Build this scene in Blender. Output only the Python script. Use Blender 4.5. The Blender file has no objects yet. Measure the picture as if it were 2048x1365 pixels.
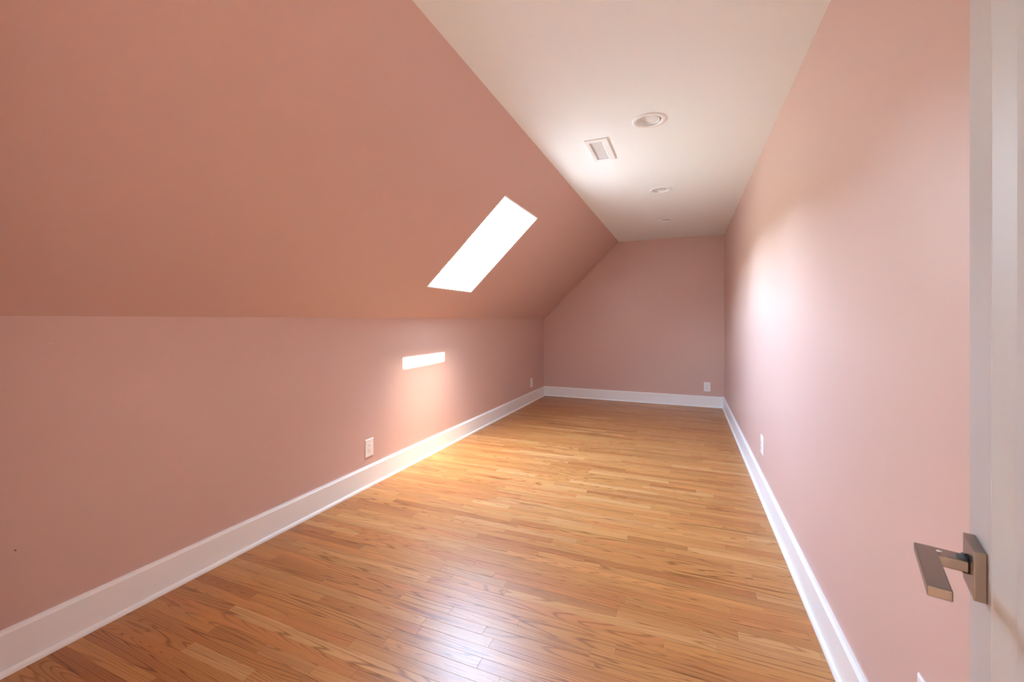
import bpy, bmesh, math, random
from mathutils import Vector, Matrix

# ------------------------------------------------------------------ fitted room measures (metres)
F_PX, YAW, CY = 844.18, 0.3902, 640.6
EYE = 1.25
XR, H, D = 0.5085, 2.4619, 6.6729            # right wall, flat ceiling, far wall
XL, AL = -2.1707, 0.0096                      # knee wall at the far end and its slight splay
XC, ZK = -0.9577, 1.2654                      # where the slope meets the ceiling / the knee wall
BB = 0.157                                    # baseboard height
YN, YN2 = 0.10, -0.03                         # near wall (room side, hall side)
def LX(y): return XL + AL * (y - D)

scene = bpy.context.scene
COL = scene.collection
rnd = random.Random(7)

# ------------------------------------------------------------------ camera
cam_d = bpy.data.cameras.new('camera')
cam = bpy.data.objects.new('camera', cam_d)
COL.objects.link(cam)
cam.location = (0, 0, EYE)
cam.rotation_euler = (math.pi / 2, 0, YAW)
cam_d.sensor_width = 36.0
cam_d.lens = F_PX * 36.0 / 2048.0
cam_d.shift_y = (CY - 682.5) / 2048.0
cam_d.clip_start = 0.01
cam_d.dof.use_dof = True
cam_d.dof.focus_distance = 3.2
cam_d.dof.aperture_fstop = 8.0
scene.camera = cam

# ------------------------------------------------------------------ sky, sun, exposure
SUN_EL = math.radians(65.5)
world = bpy.data.worlds.new('sky'); scene.world = world
world.use_nodes = True
wn = world.node_tree
sky = wn.nodes.new('ShaderNodeTexSky')
sky.sky_type = 'NISHITA'
sky.sun_disc = False
sky.sun_elevation = SUN_EL
sky.sun_rotation = math.radians(90)           # sun over +X, behind the ridge
sky.air_density = 1.0; sky.dust_density = 1.3; sky.ozone_density = 1.0
tint = wn.nodes.new('ShaderNodeMix'); tint.data_type = 'RGBA'; tint.blend_type = 'MULTIPLY'; tint.inputs[0].default_value = 1.0
tint.inputs[7].default_value = (1.0, 0.92, 0.76, 1)   # white balance of the whole sky
wn.links.new(sky.outputs[0], tint.inputs[6])
wn.links.new(tint.outputs[2], wn.nodes['Background'].inputs[0])
wn.nodes['Background'].inputs[1].default_value = 36.0

sun_d = bpy.data.lights.new('sun', 'SUN')
sun_d.energy = 110.0
sun_d.angle = math.radians(0.53)
sun_d.color = (1.0, 0.98, 0.92)
sun = bpy.data.objects.new('sun', sun_d)
COL.objects.link(sun)
sun.location = (4, 3.27, 9)
sun.rotation_euler = Vector((-math.cos(SUN_EL), 0, -math.sin(SUN_EL))).to_track_quat('-Z', 'Y').to_euler()

# the skylight as a sampling portal for the sky (emits nothing itself)
_sl = math.hypot(XC - LX(3.28), H - ZK)
_sd = Vector(((XC - LX(3.28)) / _sl, 0, (H - ZK) / _sl)); _sn = Vector((-_sd.z, 0, _sd.x))
por_d = bpy.data.lights.new('skylight_portal', 'AREA'); por_d.shape = 'RECTANGLE'; por_d.size = 0.68; por_d.size_y = 0.86
por_d.cycles.is_portal = True
por = bpy.data.objects.new('skylight_portal', por_d); COL.objects.link(por)
por.matrix_world = Matrix.Translation(Vector((LX(3.28), 3.275, ZK)) + _sd * 0.855 + _sn * 0.305) @ Matrix((Vector((0, 1, 0)), _sd, _sn)).transposed().to_4x4()

vs = scene.view_settings
vs.view_transform = 'Standard'; vs.look = 'None'; vs.gamma = 1.0; vs.use_curve_mapping = False
vs.exposure = 0.17
HALL_FILL = 1.5
GUIDE = True
cyc = scene.cycles
cyc.max_bounces = 9; cyc.diffuse_bounces = 7; cyc.glossy_bounces = 4; cyc.transparent_max_bounces = 12
cyc.sample_clamp_indirect = 0.0
cyc.use_guiding = GUIDE
cyc.caustics_reflective = False; cyc.caustics_refractive = False

# ------------------------------------------------------------------ materials
def mat(name, color, rough=0.5, metal=0.0, spec=0.5):
    m = bpy.data.materials.new(name); m.use_nodes = True
    b = m.node_tree.nodes['Principled BSDF']
    b.inputs['Base Color'].default_value = (*color, 1)
    b.inputs['Roughness'].default_value = rough
    b.inputs['Metallic'].default_value = metal
    b.inputs['Specular IOR Level'].default_value = spec
    return m

def add_bump(m, scale, strength, dist=0.001, detail=3):
    nt = m.node_tree; b = nt.nodes['Principled BSDF']
    g = nt.nodes.new('ShaderNodeNewGeometry')
    n = nt.nodes.new('ShaderNodeTexNoise'); n.inputs['Scale'].default_value = scale; n.inputs['Detail'].default_value = detail
    bp = nt.nodes.new('ShaderNodeBump'); bp.inputs['Strength'].default_value = strength; bp.inputs['Distance'].default_value = dist
    nt.links.new(g.outputs['Position'], n.inputs['Vector'])
    nt.links.new(n.outputs['Fac'], bp.inputs['Height']); nt.links.new(bp.outputs['Normal'], b.inputs['Normal'])
    return m

def paint(name, color, rough, var=0.03, bump=0.05):
    m = mat(name, color, rough)
    nt = m.node_tree; b = nt.nodes['Principled BSDF']
    g = nt.nodes.new('ShaderNodeNewGeometry')
    n = nt.nodes.new('ShaderNodeTexNoise'); n.inputs['Scale'].default_value = 1.3; n.inputs['Detail'].default_value = 0
    nt.links.new(g.outputs['Position'], n.inputs['Vector'])
    mx = nt.nodes.new('ShaderNodeMix'); mx.data_type = 'RGBA'
    mx.inputs[6].default_value = (*[c * (1 - var) for c in color], 1)
    mx.inputs[7].default_value = (*[min(1, c * (1 + var)) for c in color], 1)
    nt.links.new(n.outputs['Fac'], mx.inputs[0]); nt.links.new(mx.outputs[2], b.inputs['Base Color'])
    return m

M_PINK = paint('terracotta_pink_paint', (0.655, 0.452, 0.397), 0.42)
M_PINK.node_tree.nodes['Principled BSDF'].inputs['Specular IOR Level'].default_value = 0.36
M_CEIL = paint('white_ceiling_paint', (0.84, 0.92, 0.94), 0.75, 0.01)
M_TRIM = paint('white_trim_paint', (0.89, 0.90, 0.90), 0.32, 0.01, 0.02)
M_SHAFT = paint('white_shaft_paint', (0.86, 0.84, 0.83), 0.5, 0.01, 0.02)
M_DOOR = paint('shaded_white_door_paint', (0.50, 0.465, 0.455), 0.38, 0.01, 0.02)  # white door, evenly darkened: its shade is put into the colour
M_SASH = mat('white_sash_lacquer', (0.86, 0.87, 0.87), 0.3)
M_GASKET = mat('grey_gasket', (0.22, 0.23, 0.23), 0.5)
M_PLATE = mat('white_plastic', (0.90, 0.88, 0.87), 0.3)
M_DARK = mat('dark_slot', (0.03, 0.028, 0.027), 0.6)
M_NICKEL = add_bump(mat('brushed_nickel', (0.23, 0.175, 0.14), 0.28, 1.0), 900, 0.05, 0.0003)
M_VENT = mat('white_enamel', (0.86, 0.90, 0.91), 0.35)
M_DUCT = mat('galvanised_duct', (0.30, 0.30, 0.30), 0.5, 0.2)
M_LENS = mat('lamp_lens_glass', (0.75, 0.77, 0.77), 0.2, 0.0)
M_ROOF = add_bump(mat('roof_shingle', (0.12, 0.115, 0.11), 0.9), 60, 0.4, 0.004)
M_SUB = mat('subfloor', (0.10, 0.06, 0.035), 0.9)
M_FILLER = mat('pale_filler', (0.72, 0.55, 0.48), 0.7)
M_MARK = mat('dark_scuff', (0.16, 0.08, 0.07), 0.7)

def glass_mat():
    m = bpy.data.materials.new('window_glass'); m.use_nodes = True
    nt = m.node_tree
    for n in list(nt.nodes): nt.nodes.remove(n)
    o = nt.nodes.new('ShaderNodeOutputMaterial')
    t = nt.nodes.new('ShaderNodeBsdfTransparent'); t.inputs[0].default_value = (0.93, 0.96, 0.97, 1)
    g = nt.nodes.new('ShaderNodeBsdfGlossy'); g.inputs['Roughness'].default_value = 0.02
    geo = nt.nodes.new('ShaderNodeNewGeometry')
    dp = nt.nodes.new('ShaderNodeVectorMath'); dp.operation = 'DOT_PRODUCT'
    nt.links.new(geo.outputs['Incoming'], dp.inputs[0]); nt.links.new(geo.outputs['Normal'], dp.inputs[1])
    def mth(op, a, b):
        n = nt.nodes.new('ShaderNodeMath'); n.operation = op
        for i, v in enumerate((a, b)):
            if isinstance(v, (int, float)): n.inputs[i].default_value = v
            else: nt.links.new(v, n.inputs[i])
        return n
    ab = mth('ABSOLUTE', dp.outputs['Value'], 0)
    f = mth('MULTIPLY_ADD', mth('POWER', mth('SUBTRACT', 1.0, ab.outputs[0]).outputs[0], 5.0).outputs[0], 0.96)   # Schlick, both faces alike
    f.inputs[2].default_value = 0.04
    mx = nt.nodes.new('ShaderNodeMixShader')
    nt.links.new(f.outputs[0], mx.inputs[0]); nt.links.new(t.outputs[0], mx.inputs[1]); nt.links.new(g.outputs[0], mx.inputs[2])
    nt.links.new(mx.outputs[0], o.inputs[0])
    return m
M_GLASS = glass_mat()

def oak_mat():
    m = bpy.data.materials.new('red_oak_strip'); m.use_nodes = True
    nt = m.node_tree; N = nt.nodes; Lk = nt.links
    b = N['Principled BSDF']
    def math_(op, a, bb=None, c=None):
        n = N.new('ShaderNodeMath'); n.operation = op
        for i, v in enumerate((a, bb, c)):
            if v is None: continue
            if isinstance(v, (int, float)): n.inputs[i].default_value = v
            else: Lk.new(v, n.inputs[i])
        return n.outputs[0]
    def maprange(v, a0, a1, b0, b1, smooth=True):
        n = N.new('ShaderNodeMapRange'); n.interpolation_type = 'SMOOTHSTEP' if smooth else 'LINEAR'
        Lk.new(v, n.inputs[0])
        for i, q in enumerate((a0, a1, b0, b1)): n.inputs[i + 1].default_value = q
        return n.outputs[0]
    g = N.new('ShaderNodeNewGeometry')
    at = N.new('ShaderNodeAttribute'); at.attribute_name = 'seed'
    seed = at.outputs['Fac']
    sep = N.new('ShaderNodeSeparateXYZ'); Lk.new(g.outputs['Position'], sep.inputs[0])
    x, y = sep.outputs[0], sep.outputs[1]
    r2 = math_('FRACT', math_('MULTIPLY', seed, 17.31))
    r3 = math_('FRACT', math_('MULTIPLY', seed, 53.77))
    r4 = math_('FRACT', math_('MULTIPLY', seed, 131.9))
    def vec(ax, ay, off):
        c = N.new('ShaderNodeCombineXYZ')
        Lk.new(math_('MULTIPLY_ADD', x, ax, math_('MULTIPLY', seed, 311.0 + off)), c.inputs[0])
        if isinstance(ay, (int, float)): Lk.new(math_('MULTIPLY', y, ay), c.inputs[1])
        else: Lk.new(math_('MULTIPLY', y, ay), c.inputs[1])
        Lk.new(math_('MULTIPLY', seed, 97.0 + off), c.inputs[2])
        return c.outputs[0]
    def noise(v, detail=2, rough=0.5, dist=0.0):
        n = N.new('ShaderNodeTexNoise'); n.inputs['Scale'].default_value = 1.0
        n.inputs['Detail'].default_value = detail; n.inputs['Roughness'].default_value = rough
        n.inputs['Distortion'].default_value = dist
        Lk.new(v, n.inputs['Vector']); return n.outputs['Fac']
    # growth rings: contour lines of a long stretched field (cathedral and straight grain)
    ay = maprange(r2, 0, 1, 7.0, 20.0, False)
    fld = noise(vec(0.55, ay, 0), 1.0, 0.4, 0.15)
    wob = noise(vec(5.0, 60.0, 5), 2)
    ph = math_('ADD', math_('MULTIPLY', fld, maprange(r3, 0, 1, 130, 240, False)), math_('MULTIPLY', wob, 2.0))
    ring = math_('MULTIPLY_ADD', math_('SINE', ph), 0.5, 0.5)
    late = math_('POWER', ring, 7.0)
    # pores: short fine dashes, densest in the ring lines
    pores = maprange(noise(vec(22.0, 520.0, 11), 2, 0.6), 0.50, 0.72, 0.0, 1.0)
    streak = noise(vec(1.6, 130.0, 19), 3, 0.6)
    broad = noise(vec(0.9, 16.0, 23), 2)
    ramp = N.new('ShaderNodeValToRGB'); Lk.new(seed, ramp.inputs[0])
    cr = ramp.color_ramp; cr.interpolation = 'LINEAR'
    stops = [(0.0, (0.46, 0.195, 0.058)), (0.18, (0.56, 0.27, 0.088)), (0.36, (0.51, 0.225, 0.066)), (0.52, (0.62, 0.33, 0.125)),
             (0.68, (0.42, 0.16, 0.047)), (0.82, (0.57, 0.26, 0.078)), (1.0, (0.51, 0.20, 0.062))]
    while len(cr.elements) < len(stops): cr.elements.new(0.5)
    for e, (p, c) in zip(cr.elements, stops): e.position = p; e.color = (*c, 1)
    dark = math_('ADD', math_('MULTIPLY', late, maprange(r4, 0, 1, 0.40, 0.80, False)), math_('MULTIPLY', math_('MULTIPLY', pores, math_('MULTIPLY_ADD', late, 0.7, 0.3)), 0.42))
    dark = math_('ADD', dark, math_('MULTIPLY', maprange(streak, 0.35, 0.75, 0, 1), 0.16))
    dark = math_('MINIMUM', dark, 0.86)
    mx = N.new('ShaderNodeMix'); mx.data_type = 'RGBA'; mx.blend_type = 'MIX'
    Lk.new(dark, mx.inputs[0]); Lk.new(ramp.outputs[0], mx.inputs[6])
    dk = N.new('ShaderNodeMix'); dk.data_type = 'RGBA'; dk.blend_type = 'MULTIPLY'; dk.inputs[0].default_value = 1.0
    Lk.new(ramp.outputs[0], dk.inputs[6]); dk.inputs[7].default_value = (0.42, 0.29, 0.18, 1)
    Lk.new(dk.outputs[2], mx.inputs[7])
    br = N.new('ShaderNodeMix'); br.data_type = 'RGBA'; br.blend_type = 'MULTIPLY'; br.inputs[0].default_value = 1.0
    Lk.new(mx.outputs[2], br.inputs[6])
    cb = N.new('ShaderNodeCombineColor')
    f = maprange(broad, 0.25, 0.75, 0.89, 1.13, False)
    for i in range(3): Lk.new(f, cb.inputs[i])
    Lk.new(cb.outputs[0], br.inputs[7])
    Lk.new(br.outputs[2], b.inputs['Base Color'])
    und = noise(vec(14.0, 60.0, 31), 2, 0.65)
    hgt = math_('MULTIPLY', und, 1.6)
    bp = N.new('ShaderNodeBump'); bp.inputs['Strength'].default_value = 0.35; bp.inputs['Distance'].default_value = 0.0004
    Lk.new(hgt, bp.inputs['Height']); Lk.new(bp.outputs['Normal'], b.inputs['Normal'])
    b.inputs['Roughness'].default_value = 0.34
    b.inputs['Specular IOR Level'].default_value = 0.5
    return m
M_OAK = oak_mat()

# ------------------------------------------------------------------ helpers
def link(name, me, material, parent=None):
    o = bpy.data.objects.new(name, me); COL.objects.link(o)
    if material is not None and not me.materials: me.materials.append(material)
    if parent is not None: o.parent = parent
    return o
def obj(name, bm, material, parent=None, smooth=False):
    me = bpy.data.meshes.new(name)
    bmesh.ops.recalc_face_normals(bm, faces=bm.faces)
    bm.to_mesh(me); bm.free()
    if smooth:
        for p in me.polygons: p.use_smooth = True
    return link(name, me, material, parent)
def struct(o, label=None):
    o['kind'] = 'structure'
    if label: o['label'] = label
    return o
def empty(name, loc, rot=None):
    o = bpy.data.objects.new(name, None); COL.objects.link(o); o.location = loc; o.empty_display_size = 0.05
    if rot is not None: o.rotation_euler = rot
    return o
def tag(o, label, cat, group=None):
    o['label'] = label; o['category'] = cat
    if group: o['group'] = group
    return o
def add_hex(bm, pts):
    """pts: 8 corners, first 4 one loop, last 4 the matching loop"""
    v = [bm.verts.new(p) for p in pts]
    for f in ((0, 1, 2, 3), (4, 5, 6, 7), (0, 1, 5, 4), (1, 2, 6, 5), (2, 3, 7, 6), (3, 0, 4, 7)):
        bm.faces.new([v[i] for i in f])
    return v
def add_box(bm, a, b):
    x0, y0, z0 = a; x1, y1, z1 = b
    return add_hex(bm, [(x0, y0, z0), (x1, y0, z0), (x1, y1, z0), (x0, y1, z0), (x0, y0, z1), (x1, y0, z1), (x1, y1, z1), (x0, y1, z1)])
def box(a, b, bevel=0.0, seg=2):
    bm = bmesh.new(); add_box(bm, a, b)
    if bevel: 
        bmesh.ops.recalc_face_normals(bm, faces=bm.faces)
        bmesh.ops.bevel(bm, geom=list(bm.edges), offset=bevel, segments=seg, affect='EDGES', profile=0.5)
    return bm
def lathe(profile, n=48, bm=None, mtx=None, close=False):
    """profile: list of (r, z); closed ring profile if close"""
    bm = bm or bmesh.new()
    rings = []
    for r, z in profile:
        if r < 1e-6:
            rings.append([bm.verts.new((0, 0, z))])
        else:
            rings.append([bm.verts.new((r * math.cos(2 * math.pi * i / n), r * math.sin(2 * math.pi * i / n), z)) for i in range(n)])
    pairs = list(zip(rings, rings[1:])) + ([(rings[-1], rings[0])] if close else [])
    for A, B in pairs:
        for i in range(n):
            j = (i + 1) % n
            if len(A) == 1 and len(B) == 1: continue
            if len(A) == 1: bm.faces.new((A[0], B[i], B[j]))
            elif len(B) == 1: bm.faces.new((A[i], A[j], B[0]))
            else: bm.faces.new((A[i], A[j], B[j], B[i]))
    if mtx is not None: bmesh.ops.transform(bm, matrix=mtx, verts=bm.verts)
    return bm
def ring_frame(bm, outer, inner, n0, n1, place):
    """rectangular ring, outer/inner = (u0,u1,v0,v1), from depth n0 to n1, place(u,v,n)->xyz"""
    def c(r, n): return [bm.verts.new(place(u, v, n)) for u, v in ((r[0], r[2]), (r[1], r[2]), (r[1], r[3]), (r[0], r[3]))]
    a, b_, c_, d_ = c(outer, n0), c(inner, n0), c(outer, n1), c(inner, n1)
    for i in range(4):
        j = (i + 1) % 4
        bm.faces.new((a[i], a[j], b_[j], b_[i])); bm.faces.new((c_[i], c_[j], d_[j], d_[i]))
        bm.faces.new((a[i], a[j], c_[j], c_[i])); bm.faces.new((b_[i], b_[j], d_[j], d_[i]))

# ================================================================== SETTING
# ---- floor: subfloor slab + individual oak strips
HALL_Y = -1.9
bm = bmesh.new(); add_box(bm, (-2.35, HALL_Y, -0.15), (1.3, D + 0.15, -0.019))
floor = struct(obj('floor', bm, M_SUB), 'amber oak strip floor running across the attic room')

BW = 0.0508
boards = []
y = HALL_Y
row = 0
while y < D + 0.02:
    x = -2.30 - rnd.random() * 0.8
    xend = 0.56 if y > YN else 1.2
    while x < xend:
        L = rnd.choice((0.28, 0.36, 0.45, 0.55, 0.7, 0.85, 1.0, 1.2)) * (0.85 + 0.3 * rnd.random())
        a, b_ = max(x, -2.30), min(x + L, xend)
        if b_ - a > 0.03: boards.append((a, b_, y, min(y + BW, D + 0.02)))
        x += L
    y += BW; row += 1
def board_geo(bm, a, b_, y0, y1, seed, lay, dz):
    g = 0.00022; e = 0.0004
    z1 = dz; z0 = -0.0185
    lo = [(a + g, y0 + g), (b_ - g, y0 + g), (b_ - g, y1 - g), (a + g, y1 - g)]
    hi = [(a + g + e, y0 + g + e), (b_ - g - e, y0 + g + e), (b_ - g - e, y1 - g - e), (a + g + e, y1 - g - e)]
    v0 = [bm.verts.new((p[0], p[1], z0)) for p in lo]
    v1 = [bm.verts.new((p[0], p[1], z1 - 0.0002)) for p in lo]
    v2 = [bm.verts.new((p[0], p[1], z1)) for p in hi]
    fs = [bm.faces.new(v2)]
    for i in range(4):
        j = (i + 1) % 4
        fs.append(bm.faces.new((v0[i], v0[j], v1[j], v1[i]))); fs.append(bm.faces.new((v1[i], v1[j], v2[j], v2[i])))
    for f in fs: f[lay] = seed
sn, cs = math.sin(YAW), math.cos(YAW)
def screen_area(b):
    a, b_, y0, y1 = b
    pts = []
    for (px, py) in ((a, y0), (b_, y0), (b_, y1), (a, y1)):
        d = -px * sn + py * cs
        if d < 0.3: return 0.0
        pts.append((1024 + F_PX * (px * cs + py * sn) / d, CY + F_PX * EYE / d))
    # area of the part inside the frame, sampled
    k = 0; n = 24
    for i in range(n):
        t = (i + 0.5) / n
        u = pts[0][0] + (pts[1][0] - pts[0][0]) * t; v = pts[0][1] + (pts[1][1] - pts[0][1]) * t
        if 0 <= u <= 2048 and v <= 1365: k += 1
    ar = 0.0
    for i in range(4):
        p, q = pts[i], pts[(i + 1) % 4]; ar += p[0] * q[1] - q[0] * p[1]
    return abs(ar) / 2 * k / n
order = sorted(range(len(boards)), key=lambda i: -screen_area(boards[i]))
singles = set(order[:300])
bmr = bmesh.new(); layr = bmr.faces.layers.float.new('seed')
for i, b in enumerate(boards):
    seed = rnd.random(); dz = (rnd.random() - 0.5) * 0.0003
    if i in singles:
        bm = bmesh.new(); lay = bm.faces.layers.float.new('seed')
        board_geo(bm, *b, seed, lay, dz)
        obj('floor_board', bm, M_OAK, floor)
    else:
        board_geo(bmr, *b, seed, layr, dz)
rest = obj('floor_boards_beyond', bmr, M_OAK, floor)
rest['kind'] = 'stuff'

# ---- walls
def wall_prism(name, base, z0, z1, m, label):
    bm = bmesh.new()
    add_hex(bm, [(x, y, z0) for x, y in base] + [(x, y, z1) for x, y in base])
    return struct(obj(name, bm, m), label)
Y0, Y1 = YN, D
wall_left = wall_prism('wall_left', [(LX(YN2), YN2), (LX(D + .12), D + .12), (LX(D + .12) - .12, D + .12), (LX(YN2) - .12, YN2)], -0.15, ZK, M_PINK, 'low terracotta pink knee wall under the roof slope')
wall_right = wall_prism('wall_right', [(XR, YN), (XR + .12, YN), (XR + .12, D + .12), (XR, D + .12)], -0.15, H + .12, M_PINK, 'tall pink right wall with a bright glow opposite the skylight')
# far wall follows the slope
bm = bmesh.new()
pr = [(LX(D), -0.15), (XR, -0.15), (XR, H), (XC, H), (LX(D), ZK)]
f0 = [bm.verts.new((x, D, z)) for x, z in pr]; f1 = [bm.verts.new((x, D + .12, z)) for x, z in pr]
bm.faces.new(f0); bm.faces.new(f1)
for i in range(5): bm.faces.new((f0[i], f0[(i + 1) % 5], f1[(i + 1) % 5], f1[i]))
wall_back = struct(obj('wall_back', bm, M_PINK), 'terracotta pink end wall cut off by the roof slope')

# door position (latch side at the far end of the open leaf)
PHI = math.radians(15.9)
DU = Vector((math.sin(PHI), math.cos(PHI), 0)); DN = Vector((-math.cos(PHI), math.sin(PHI), 0))
DOOR_W = 0.762
P_FACE = Vector((0.3610, 0.7380, 0))
LATCH = P_FACE + DU * 0.1017
HINGE = LATCH - DU * DOOR_W
DX1 = HINGE.x + 0.035; DX0 = DX1 - DOOR_W - 0.01; DZ = 2.04
# near wall with the doorway
bm = bmesh.new()
def nquad(x0, x1, z0, z1): add_box(bm, (x0, YN2, z0), (x1, YN, z1))
nquad(DX1, XR + .12, -0.15, H + .1); nquad(DX0, DX1, DZ, H + .1); nquad(XC, DX0, -0.15, H + .1)
v = [(LX(YN), -0.15), (XC, -0.15), (XC, H), (LX(YN), ZK)]
add_hex(bm, [(x, YN2, z) for x, z in v] + [(x, YN, z) for x, z in v])
wall_near = struct(obj('wall_near', bm, M_PINK), 'pink wall with the doorway the room is seen from')

# ---- ceiling with openings
LIGHTS = [(-0.205, 2.685), (-0.213, 4.158), (-0.218, 5.439)]
VENT = (-0.637, -0.481, 2.824, 3.216)         # x0,x1,y0,y1 outer frame
VIN = (-0.611, -0.526, 2.873, 3.190)
R_CAN = 0.072
bm = bmesh.new()
def loop(pts):
    vv = [bm.verts.new((x, y, H)) for x, y in pts]
    return [bm.edges.new((vv[i], vv[(i + 1) % len(vv)])) for i in range(len(vv))]
ed = loop([(XC, YN2), (XR + .1, YN2), (XR + .1, D + .12), (XC, D + .12)])
for cx, cy_ in LIGHTS:
    ed += loop([(cx + R_CAN * math.cos(2 * math.pi * i / 32), cy_ + R_CAN * math.sin(2 * math.pi * i / 32)) for i in range(32)])
ed += loop([(VIN[0], VIN[2]), (VIN[1], VIN[2]), (VIN[1], VIN[3]), (VIN[0], VIN[3])])
bmesh.ops.triangle_fill(bm, use_beauty=True, use_dissolve=False, edges=ed)
r = bmesh.ops.extrude_face_region(bm, geom=list(bm.faces))
bmesh.ops.translate(bm, verts=[e for e in r['geom'] if isinstance(e, bmesh.types.BMVert)], vec=(0, 0, 0.10))
ceiling = struct(obj('ceiling', bm, M_CEIL), 'flat white ceiling strip beside the pink slope')

# ---- sloped wall with the skylight opening (ruled surface, solid)
SY0, SY1 = 2.912, 3.645
S_LO, S_HI = 0.375, 1.315
YC = 3.28
Lc = LX(YC); SLEN = math.hypot(XC - Lc, H - ZK)
SD = Vector(((XC - Lc) / SLEN, 0, (H - ZK) / SLEN)); SN = Vector((-SD.z, 0, SD.x))
def slope_pt(y, s, n=0.0):
    fr = s / SLEN
    p = Vector((LX(y) + (XC - LX(y)) * fr, y, ZK + (H - ZK) * fr))
    return p + SN * n
TH = 0.195
ys = [YN2] + [YN2 + (SY0 - YN2) * i / 6 for i in range(1, 7)] + [SY1] + [SY1 + (D + .12 - SY1) * i / 5 for i in range(1, 6)]
ss = [0.0, S_LO, S_HI, SLEN]
iy = ys.index(SY0) if SY0 in ys else 6
bm = bmesh.new()
gi = [[bm.verts.new(slope_pt(y, s)) for s in ss] for y in ys]
go = [[bm.verts.new(slope_pt(y, s, TH)) for s in ss] for y in ys]
ny, nsn = len(ys), len(ss)
hole = (iy, 1)
for i in range(ny - 1):
    for j in range(nsn - 1):
        if (i, j) == hole: continue
        bm.faces.new((gi[i][j], gi[i + 1][j], gi[i + 1][j + 1], gi[i][j + 1]))
        bm.faces.new((go[i][j], go[i][j + 1], go[i + 1][j + 1], go[i + 1][j]))
for i in range(ny - 1):
    bm.faces.new((gi[i][0], go[i][0], go[i + 1][0], gi[i + 1][0])); bm.faces.new((gi[i][-1], gi[i + 1][-1], go[i + 1][-1], go[i][-1]))
for j in range(nsn - 1):
    bm.faces.new((gi[0][j], gi[0][j + 1], go[0][j + 1], go[0][j])); bm.faces.new((gi[-1][j], go[-1][j], go[-1][j + 1], gi[-1][j + 1]))
wall_slope = struct(obj('wall_slope', bm, M_PINK), 'large sloping pink attic wall with a skylight')

# ---- skylight
def sk(u, v, n):          # u = y, v = up the slope from the knee, n = outwards
    return slope_pt(u, v, n)
win = struct(empty('window_1', slope_pt(YC, S_LO)), 'roof skylight in a deep white shaft')
def wpart(name, bm, m, smooth=False):
    bmesh.ops.translate(bm, verts=bm.verts, vec=-win.location)
    return obj(name, bm, m, win, smooth)
T = 0.012
def shaft_board(name, u0, u1, v0, v1):
    bm = bmesh.new()
    add_hex(bm, [sk(u0, v0, -0.0005), sk(u1, v0, -0.0005), sk(u1, v1, -0.0005), sk(u0, v1, -0.0005), sk(u0, v0, TH), sk(u1, v0, TH), sk(u1, v1, TH), sk(u0, v1, TH)])
    return wpart(name, bm, M_SHAFT)
shaft_board('shaft_sill', SY0, SY1, S_LO - T, S_LO)
shaft_board('shaft_head', SY0, SY1, S_HI, S_HI + T)
shaft_board('shaft_jamb', SY0 - T, SY0, S_LO - T, S_HI + T)
shaft_board('shaft_jamb', SY1, SY1 + T, S_LO - T, S_HI + T)
fo = (SY0 - 0.03, SY1 + 0.03, S_LO - 0.03, S_HI + 0.03)
bm = bmesh.new(); ring_frame(bm, fo, (SY0 + 0.012, SY1 - 0.012, S_LO + 0.012, S_HI - 0.008), TH, TH + 0.022, sk)
wpart('frame', bm, M_SASH)
bm = bmesh.new(); ring_frame(bm, fo, (SY0 + 0.030, SY1 - 0.044, S_LO + 0.072, S_HI - 0.030), TH + 0.024, TH + 0.068, sk)
sash = wpart('sash', bm, M_SASH)
bm = bmesh.new(); ring_frame(bm, fo, (SY0 + 0.034, SY1 - 0.049, S_LO + 0.077, S_HI - 0.034), TH + 0.068, TH + 0.074, sk)
wpart('gasket', bm, M_GASKET)
bm = bmesh.new(); ring_frame(bm, fo, (SY0 + 0.032, SY1 - 0.047, S_LO + 0.078, S_HI - 0.032), TH + 0.074, TH + 0.128, sk)
wpart('sash_rim', bm, M_SASH)
bm = bmesh.new()
q = (SY0 + 0.033, SY1 - 0.048, S_LO + 0.078, S_HI - 0.033)
add_hex(bm, [sk(q[0], q[2], TH + 0.090), sk(q[1], q[2], TH + 0.090), sk(q[1], q[3], TH + 0.090), sk(q[0], q[3], TH + 0.090),
             sk(q[0], q[2], TH + 0.094), sk(q[1], q[2], TH + 0.094), sk(q[1], q[3], TH + 0.094), sk(q[0], q[3], TH + 0.094)])
wpart('pane', bm, M_GLASS)
# roof shingles outside, round the frame
bm = bmesh.new()
ring_frame(bm, (-0.4, D + 0.4, -0.9, SLEN + 1.6), (fo[0] + .001, fo[1] - .001, fo[2] + .001, fo[3] - .001), TH + 0.005, TH + 0.03, lambda u, v_, n: sk(u, v_, n))
struct(obj('roof_surface', bm, M_ROOF), 'dark roof outside around the skylight')

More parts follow.
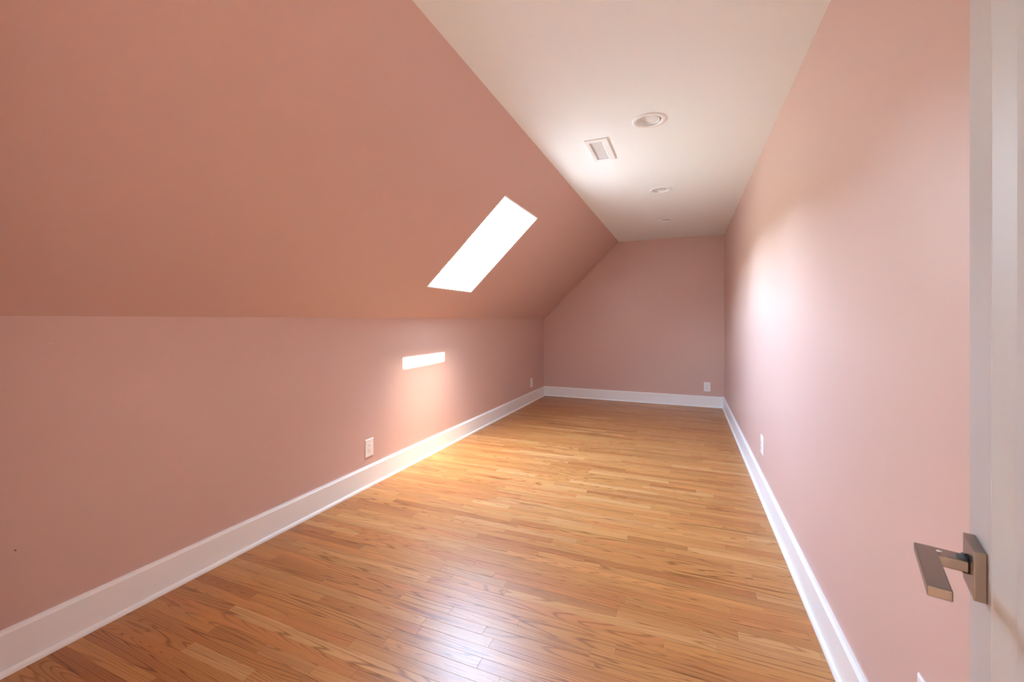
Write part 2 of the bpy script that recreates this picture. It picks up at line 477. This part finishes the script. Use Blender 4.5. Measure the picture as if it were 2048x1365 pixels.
# ---- ground and the line of trees round the house (unseen; the trees serve to block low sky light)
M_LEAF = mat('distant_foliage', (0.055, 0.085, 0.03), 0.9)
_nt = M_LEAF.node_tree; _n = _nt.nodes.new('ShaderNodeTexNoise'); _n.inputs['Scale'].default_value = 0.9; _n.inputs['Detail'].default_value = 4
_r = _nt.nodes.new('ShaderNodeValToRGB'); _r.color_ramp.elements[0].color = (0.025, 0.045, 0.015, 1); _r.color_ramp.elements[1].color = (0.12, 0.16, 0.06, 1)
_g = _nt.nodes.new('ShaderNodeNewGeometry'); _nt.links.new(_g.outputs['Position'], _n.inputs['Vector'])
_nt.links.new(_n.outputs['Fac'], _r.inputs[0]); _nt.links.new(_r.outputs[0], _nt.nodes['Principled BSDF'].inputs['Base Color'])
bm = bmesh.new(); NT = 240; rt = random.Random(3)
ri, ro, rb = [], [], []
for i in range(NT):
    a = 2 * math.pi * i / NT
    zt = 2.2 + 30 * math.tan(math.radians(9.0)) + 0.9 * math.sin(9 * a) * math.sin(4 * a + 1) + (rt.random() - 0.5) * 0.9
    c_, s_ = math.cos(a), math.sin(a)
    ri.append(bm.verts.new((30 * c_, 3 + 30 * s_, zt))); ro.append(bm.verts.new((33 * c_, 3 + 33 * s_, zt - 1.0))); rb.append(bm.verts.new((29 * c_, 3 + 29 * s_, -3.6)))
for i in range(NT):
    j = (i + 1) % NT
    bm.faces.new((ri[i], ri[j], ro[j], ro[i])); bm.faces.new((rb[i], rb[j], ri[j], ri[i]))
struct(obj('unseen_tree_line', bm, M_LEAF), 'unseen line of trees blocking low sky outside the skylight')
bm = bmesh.new(); bmesh.ops.create_circle(bm, cap_ends=True, segments=64, radius=34, matrix=Matrix.Translation((0, 3, -3.5)))
struct(obj('ground', bm, M_LEAF), 'lawn around the house outside')

# ---- baseboards with shoe moulding
T_B = 0.017
BASE_PROF = [(0, 0.0), (T_B, 0.0), (T_B, 0.143), (T_B - 0.0018, 0.1445), (T_B - 0.0085, 0.1525), (T_B - 0.0085, 0.1555), (T_B - 0.0095, BB), (0, BB)]
SHOE_PROF = [(T_B, 0.0), (T_B + 0.013, 0.0), (T_B + 0.0125, 0.006), (T_B + 0.0105, 0.012), (T_B + 0.0065, 0.0165), (T_B + 0.0015, 0.0185), (T_B, 0.0187)]
def run(prof, p0, p1, inward, k0, k1):
    p0, p1, inward = Vector(p0), Vector(p1), Vector(inward).normalized()
    al_ = (p1 - p0).normalized()
    bm = bmesh.new()
    A = [bm.verts.new(p0 + inward * t + al_ * (t * k0) + Vector((0, 0, z))) for t, z in prof]
    B = [bm.verts.new(p1 + inward * t - al_ * (t * k1) + Vector((0, 0, z))) for t, z in prof]
    bm.faces.new(A); bm.faces.new(B)
    n = len(prof)
    for i in range(n): bm.faces.new((A[i], A[(i + 1) % n], B[(i + 1) % n], B[i]))
    return bm
def baseboard(name, p0, p1, inward, k0, k1, label):
    o = struct(obj(name, run(BASE_PROF, p0, p1, inward, k0, k1), M_TRIM), label)
    obj('shoe_moulding', run(SHOE_PROF, p0, p1, inward, k0, k1), M_TRIM, o)
    return o
Z0 = 0.0004
baseboard('baseboard_left', (LX(YN), YN, Z0), (LX(D), D, Z0), (1, -AL, 0), 1, 1, 'white baseboard along the knee wall')
baseboard('baseboard_back', (LX(D), D, Z0), (XR, D, Z0), (0, -1, 0), 1, 1, 'white baseboard along the end wall')
baseboard('baseboard_right', (XR, D, Z0), (XR, YN, Z0), (-1, 0, 0), 1, 1, 'white baseboard along the tall right wall')
baseboard('baseboard_near', (LX(YN), YN, Z0), (DX0 - 0.085, YN, Z0), (0, 1, 0), 1, 0, 'white baseboard beside the doorway')

# ---- door frame and casing round the doorway
tr = struct(empty('trim_1', ((DX0 + DX1) / 2, YN, 0)), 'white casing and jamb of the doorway')
def tpart(name, a, b_):
    bm = box(a, b_, 0.002); bmesh.ops.translate(bm, verts=bm.verts, vec=-tr.location); obj(name, bm, M_TRIM, tr)
for (xa, xb) in ((DX0 - 0.075, DX0 + 0.004), (DX1 - 0.004, DX1 + 0.075)):
    tpart('casing', (xa, YN, 0.001), (xb, YN + 0.016, DZ - 0.0045))
tpart('casing', (DX0 - 0.075, YN, DZ - 0.004), (DX1 + 0.075, YN + 0.016, DZ + 0.075))
tpart('jamb', (DX0, YN2, 0.001), (DX0 + 0.018, YN - 0.0005, DZ - 0.019)); tpart('jamb', (DX1 - 0.018, YN2, 0.001), (DX1, YN - 0.0005, DZ - 0.019))
tpart('jamb', (DX0, YN2, DZ - 0.0185), (DX1, YN - 0.0005, DZ))

# ---- the open door leaf: local x from hinge to latch, local y = room side normal, z up
DT = 0.035
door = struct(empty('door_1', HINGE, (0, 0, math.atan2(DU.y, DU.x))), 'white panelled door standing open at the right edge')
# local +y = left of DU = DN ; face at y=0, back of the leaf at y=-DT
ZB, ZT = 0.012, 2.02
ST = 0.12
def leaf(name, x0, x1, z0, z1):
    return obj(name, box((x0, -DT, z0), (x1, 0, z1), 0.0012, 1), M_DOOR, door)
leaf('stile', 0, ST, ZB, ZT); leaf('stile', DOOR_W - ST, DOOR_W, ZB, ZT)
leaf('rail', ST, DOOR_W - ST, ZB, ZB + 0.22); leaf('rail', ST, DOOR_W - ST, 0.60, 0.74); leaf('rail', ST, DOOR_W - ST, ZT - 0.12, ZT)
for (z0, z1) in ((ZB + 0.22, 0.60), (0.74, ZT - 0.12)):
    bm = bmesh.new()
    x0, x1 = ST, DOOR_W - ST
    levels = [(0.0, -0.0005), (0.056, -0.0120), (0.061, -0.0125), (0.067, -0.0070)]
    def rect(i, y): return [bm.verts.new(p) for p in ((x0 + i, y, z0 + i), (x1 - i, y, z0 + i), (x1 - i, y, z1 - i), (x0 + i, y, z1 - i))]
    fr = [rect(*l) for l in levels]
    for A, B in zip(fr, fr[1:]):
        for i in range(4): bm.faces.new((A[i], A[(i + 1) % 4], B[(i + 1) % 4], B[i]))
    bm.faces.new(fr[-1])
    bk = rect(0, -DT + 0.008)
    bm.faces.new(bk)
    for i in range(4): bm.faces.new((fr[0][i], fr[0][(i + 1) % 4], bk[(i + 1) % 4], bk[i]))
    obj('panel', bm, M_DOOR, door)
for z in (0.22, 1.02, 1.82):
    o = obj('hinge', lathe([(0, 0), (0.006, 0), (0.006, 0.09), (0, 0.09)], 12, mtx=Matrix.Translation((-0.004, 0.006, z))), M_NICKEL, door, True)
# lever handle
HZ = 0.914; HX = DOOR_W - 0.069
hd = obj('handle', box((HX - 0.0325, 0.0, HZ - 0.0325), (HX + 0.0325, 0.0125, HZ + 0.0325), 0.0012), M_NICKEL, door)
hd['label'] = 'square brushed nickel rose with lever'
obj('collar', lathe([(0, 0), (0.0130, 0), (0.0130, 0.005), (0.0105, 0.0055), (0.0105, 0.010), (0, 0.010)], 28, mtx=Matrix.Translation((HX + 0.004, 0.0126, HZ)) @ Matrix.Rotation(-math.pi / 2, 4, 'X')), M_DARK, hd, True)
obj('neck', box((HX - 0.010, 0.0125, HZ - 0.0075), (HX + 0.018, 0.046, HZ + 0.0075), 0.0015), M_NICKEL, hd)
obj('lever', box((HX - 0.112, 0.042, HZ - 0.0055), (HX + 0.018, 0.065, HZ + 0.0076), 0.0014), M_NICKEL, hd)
obj('set_screw_glint', lathe([(0, 0), (0.003, 0), (0.003, 0.0008), (0, 0.0008)], 14, mtx=Matrix.Translation((HX + 0.004, 0.040, HZ + 0.0076))), M_PLATE, hd, True)  # white disc for the set screw, its glint put into the colour

# ---- hall behind the doorway (out of frame): shell and an added fill lamp
bm = bmesh.new()
add_box(bm, (-1.5, HALL_Y - 0.1, -0.15), (1.3, HALL_Y, H + .1))
struct(obj('wall_hall_end', bm, M_CEIL), 'plain white end wall of the hall')
bm = bmesh.new(); add_box(bm, (-1.6, HALL_Y - .1, -0.15), (-1.5, YN2, H + .1))
struct(obj('wall_hall_left', bm, M_CEIL), 'plain white left wall of the hall')
bm = bmesh.new(); add_box(bm, (1.2, HALL_Y - .1, -0.15), (1.3, YN2, H + .1))
struct(obj('wall_hall_right', bm, M_CEIL), 'plain white right wall of the hall')
bm = bmesh.new(); add_box(bm, (-1.6, HALL_Y - .1, H), (1.3, YN2, H + .1))
struct(obj('ceiling_hall', bm, M_CEIL), 'flat white ceiling of the hall')
M_GLOW = bpy.data.materials.new('lit_opal_glass'); M_GLOW.use_nodes = True
gb = M_GLOW.node_tree.nodes['Principled BSDF']
gb.inputs['Base Color'].default_value = (0.9, 0.9, 0.88, 1)
gb.inputs['Emission Color'].default_value = (0.93, 1.0, 1.05, 1); gb.inputs['Emission Strength'].default_value = HALL_FILL
hl = tag(empty('hall_fill_lamp', (-0.2, -1.0, H)), 'added round opal fill lamp in the hall behind the doorway', 'lamp')
obj('lamp_base', lathe([(0, -0.001), (0.17, -0.001), (0.17, -0.02), (0, -0.02)], 40), M_VENT, hl, True)
obj('lamp_shade', lathe([(0.155, -0.021), (0.155, -0.04), (0.13, -0.075), (0.08, -0.095), (0, -0.10)], 40), M_GLOW, hl, True)

# ================================================================== THINGS
# ---- recessed downlights
def downlight(x, y, label, tilt):
    t = tag(empty('recessed_light', (x, y, H)), label, 'ceiling light', 'recessed downlights in the flat ceiling')
    obj('trim_ring', lathe([(0.071, 0.0), (0.101, -0.0004), (0.1005, -0.003), (0.092, -0.0058), (0.076, -0.0052), (0.0712, -0.0025)], 56, close=True), M_VENT, t, True)
    obj('can', lathe([(0.0712, -0.001), (0.0705, 0.012), (0.0690, 0.03), (0.066, 0.098), (0, 0.0985)], 48), M_VENT, t, True)
    R = Matrix.Translation((-0.002, 0.0, 0.007)) @ Matrix.Rotation(tilt, 4, 'Y')
    g = obj('gimbal_ring', lathe([(0.0565, 0.0), (0.0635, -0.002), (0.0650, 0.002), (0.063, 0.018), (0.0585, 0.019)], 44, mtx=R, close=True), M_VENT, t, True)
    obj('bulb', lathe([(0, 0.006), (0.020, 0.0055), (0.042, 0.0040), (0.0540, 0.0015), (0.0562, 0.005), (0.046, 0.02), (0.03, 0.045), (0.018, 0.06), (0, 0.06)], 40, mtx=R), M_LENS, t, True)
    for s in (-1, 1):
        obj('pivot_screw', lathe([(0, 0), (0.0028, 0), (0.0028, 0.008), (0, 0.008)], 12, mtx=Matrix.Translation((0, s * 0.0625, 0.020)) @ Matrix.Rotation(-s * math.pi / 2, 4, 'X')), M_DUCT, t, True)
downlight(*LIGHTS[0], 'largest and nearest recessed ceiling downlight, beside the air vent', math.radians(9))
downlight(*LIGHTS[1], 'middle of the three recessed ceiling downlights', math.radians(6))
downlight(*LIGHTS[2], 'farthest recessed ceiling downlight, nearest the end wall', math.radians(5))

# ---- ceiling register
vx, vy = (VENT[0] + VENT[1]) / 2, (VENT[2] + VENT[3]) / 2
vt = tag(empty('air_vent', (vx, vy, H)), 'white rectangular louvred air vent in the ceiling', 'vent')
bm = bmesh.new()
o_ = (VENT[0] - vx, VENT[1] - vx, VENT[2] - vy, VENT[3] - vy); i_ = (VIN[0] - vx, VIN[1] - vx, VIN[2] - vy, VIN[3] - vy)
def rr(r, z, d=0): return [bm.verts.new((a, b_, z)) for a, b_ in ((r[0] + d, r[2] + d), (r[1] - d, r[2] + d), (r[1] - d, r[3] - d), (r[0] + d, r[3] - d))]
L_ = [rr(o_, 0), rr(o_, -0.006), rr(o_, -0.008, 0.004), rr(i_, -0.006, -0.004), rr(i_, -0.004, 0.0), rr(i_, 0.012, 0.0005)]
for A, B in zip(L_, L_[1:]):
    for k in range(4): bm.faces.new((A[k], A[(k + 1) % 4], B[(k + 1) % 4], B[k]))
obj('frame', bm, M_VENT, vt)
bm = bmesh.new(); z1 = 0.10
A = rr(i_, 0.012, 0.0006); B = rr(i_, z1, 0.0006)
bm.faces.new(B)
for k in range(4): bm.faces.new((A[k], A[(k + 1) % 4], B[(k + 1) % 4], B[k]))
obj('duct', bm, M_DUCT, vt)
NS = 30
for k in range(NS):
    yy = i_[2] + (k + 0.5) * (i_[3] - i_[2]) / NS
    bm = box((i_[0] + 0.001, -0.0031, -0.0005), (i_[1] - 0.001, 0.0031, 0.0005))
    bmesh.ops.transform(bm, matrix=Matrix.Translation((0, yy, 0.003)) @ Matrix.Rotation(math.radians(-4), 4, 'X'), verts=bm.verts)
    obj('slat', bm, M_VENT, vt)
obj('damper_lever', box((i_[0] - 0.012, -0.03, -0.012), (i_[0] - 0.008, -0.018, -0.006), 0.0008, 1), M_VENT, vt)

# ---- wall outlets (local: x right along wall, -y into room, z up)
def outlet(loc, rz, label):
    t = tag(empty('wall_outlet', loc, (0, 0, rz)), label, 'outlet', 'white wall outlets above the baseboards')
    W, HH = 0.087, 0.133
    bm = bmesh.new()
    lv = [(0, 0.0), (0.0, -0.0025), (0.0035, -0.0055), (0.006, -0.006)]
    def rc(d, y): return [bm.verts.new((sx * (W / 2 - d), y, sz * (HH / 2 - d))) for sx, sz in ((-1, -1), (1, -1), (1, 1), (-1, 1))]
    fr = [rc(*l) for l in lv]
    for A, B in zip(fr, fr[1:]):
        for i in range(4): bm.faces.new((A[i], A[(i + 1) % 4], B[(i + 1) % 4], B[i]))
    bm.faces.new(fr[-1]); bm.faces.new(fr[0])
    obj('cover_plate', bm, M_PLATE, t)
    rec = obj('receptacle', box((-0.0168, -0.0075, -0.0335), (0.0168, -0.0058, 0.0335), 0.0008, 1), M_PLATE, t)
    for s in (-1, 1):
        c = s * 0.0185
        obj('slot', box((-0.0078, -0.0079, c - 0.002), (-0.0058, -0.0072, c + 0.0065)), M_DARK, rec)
        obj('slot', box((0.0056, -0.0079, c - 0.002), (0.0076, -0.0072, c + 0.0055)), M_DARK, rec)
        obj('ground_hole', lathe([(0, 0), (0.0026, 0), (0.0026, 0.0008), (0, 0.0008)], 12, mtx=Matrix.Translation((0, -0.0072, c - 0.0085)) @ Matrix.Rotation(math.pi / 2, 4, 'X')), M_DARK, rec)
        obj('screw', lathe([(0, 0), (0.003, 0), (0.0028, 0.0008), (0, 0.001)], 14, mtx=Matrix.Translation((0, -0.0059, s * 0.0485)) @ Matrix.Rotation(math.pi / 2, 4, 'X')), M_PLATE, t, True)
    return t
outlet((LX(2.536) + .0003, 2.536, 0.287), math.pi / 2 - math.atan(AL), 'white outlet on the knee wall below the sun patch')
outlet((LX(6.074) + .0003, 6.074, 0.293), math.pi / 2 - math.atan(AL), 'white outlet at the far end of the knee wall near the corner')
outlet((0.287, D - .0003, 0.291), 0, 'white outlet on the end wall near the right corner')
outlet((XR - .0003, 3.473, 0.357), -math.pi / 2, 'white outlet seen edge-on, midway along the tall right wall')
outlet((XR - .0003, 1.238, 0.355), -math.pi / 2, 'white outlet on the right wall cut by the bottom frame edge')

# ---- small filled nail holes and scuffs in the walls
def dab(parent, loc, axis, r, m, name='filled_nail_hole'):
    R = {'x': Matrix.Rotation(math.pi / 2, 4, 'Y'), 'y': Matrix.Rotation(math.pi / 2, 4, 'X')}[axis]
    bm = lathe([(r, 0.0), (r * 0.8, 0.0006), (0, 0.0009)], 14, mtx=Matrix.Translation(loc) @ R)
    obj(name, bm, m, parent, True)
dab(wall_left, (LX(0.814) + .0002, 0.814, 1.160), 'x', 0.0045, M_FILLER)
dab(wall_left, (LX(0.724) + .0002, 0.724, 0.422), 'x', 0.0028, M_MARK, 'scuff_mark')
dab(wall_back, (-0.365, D - .0002, 1.663), 'y', 0.010, M_FILLER)
dab(wall_back, (-0.053, D - .0002, 1.658), 'y', 0.008, M_FILLER)
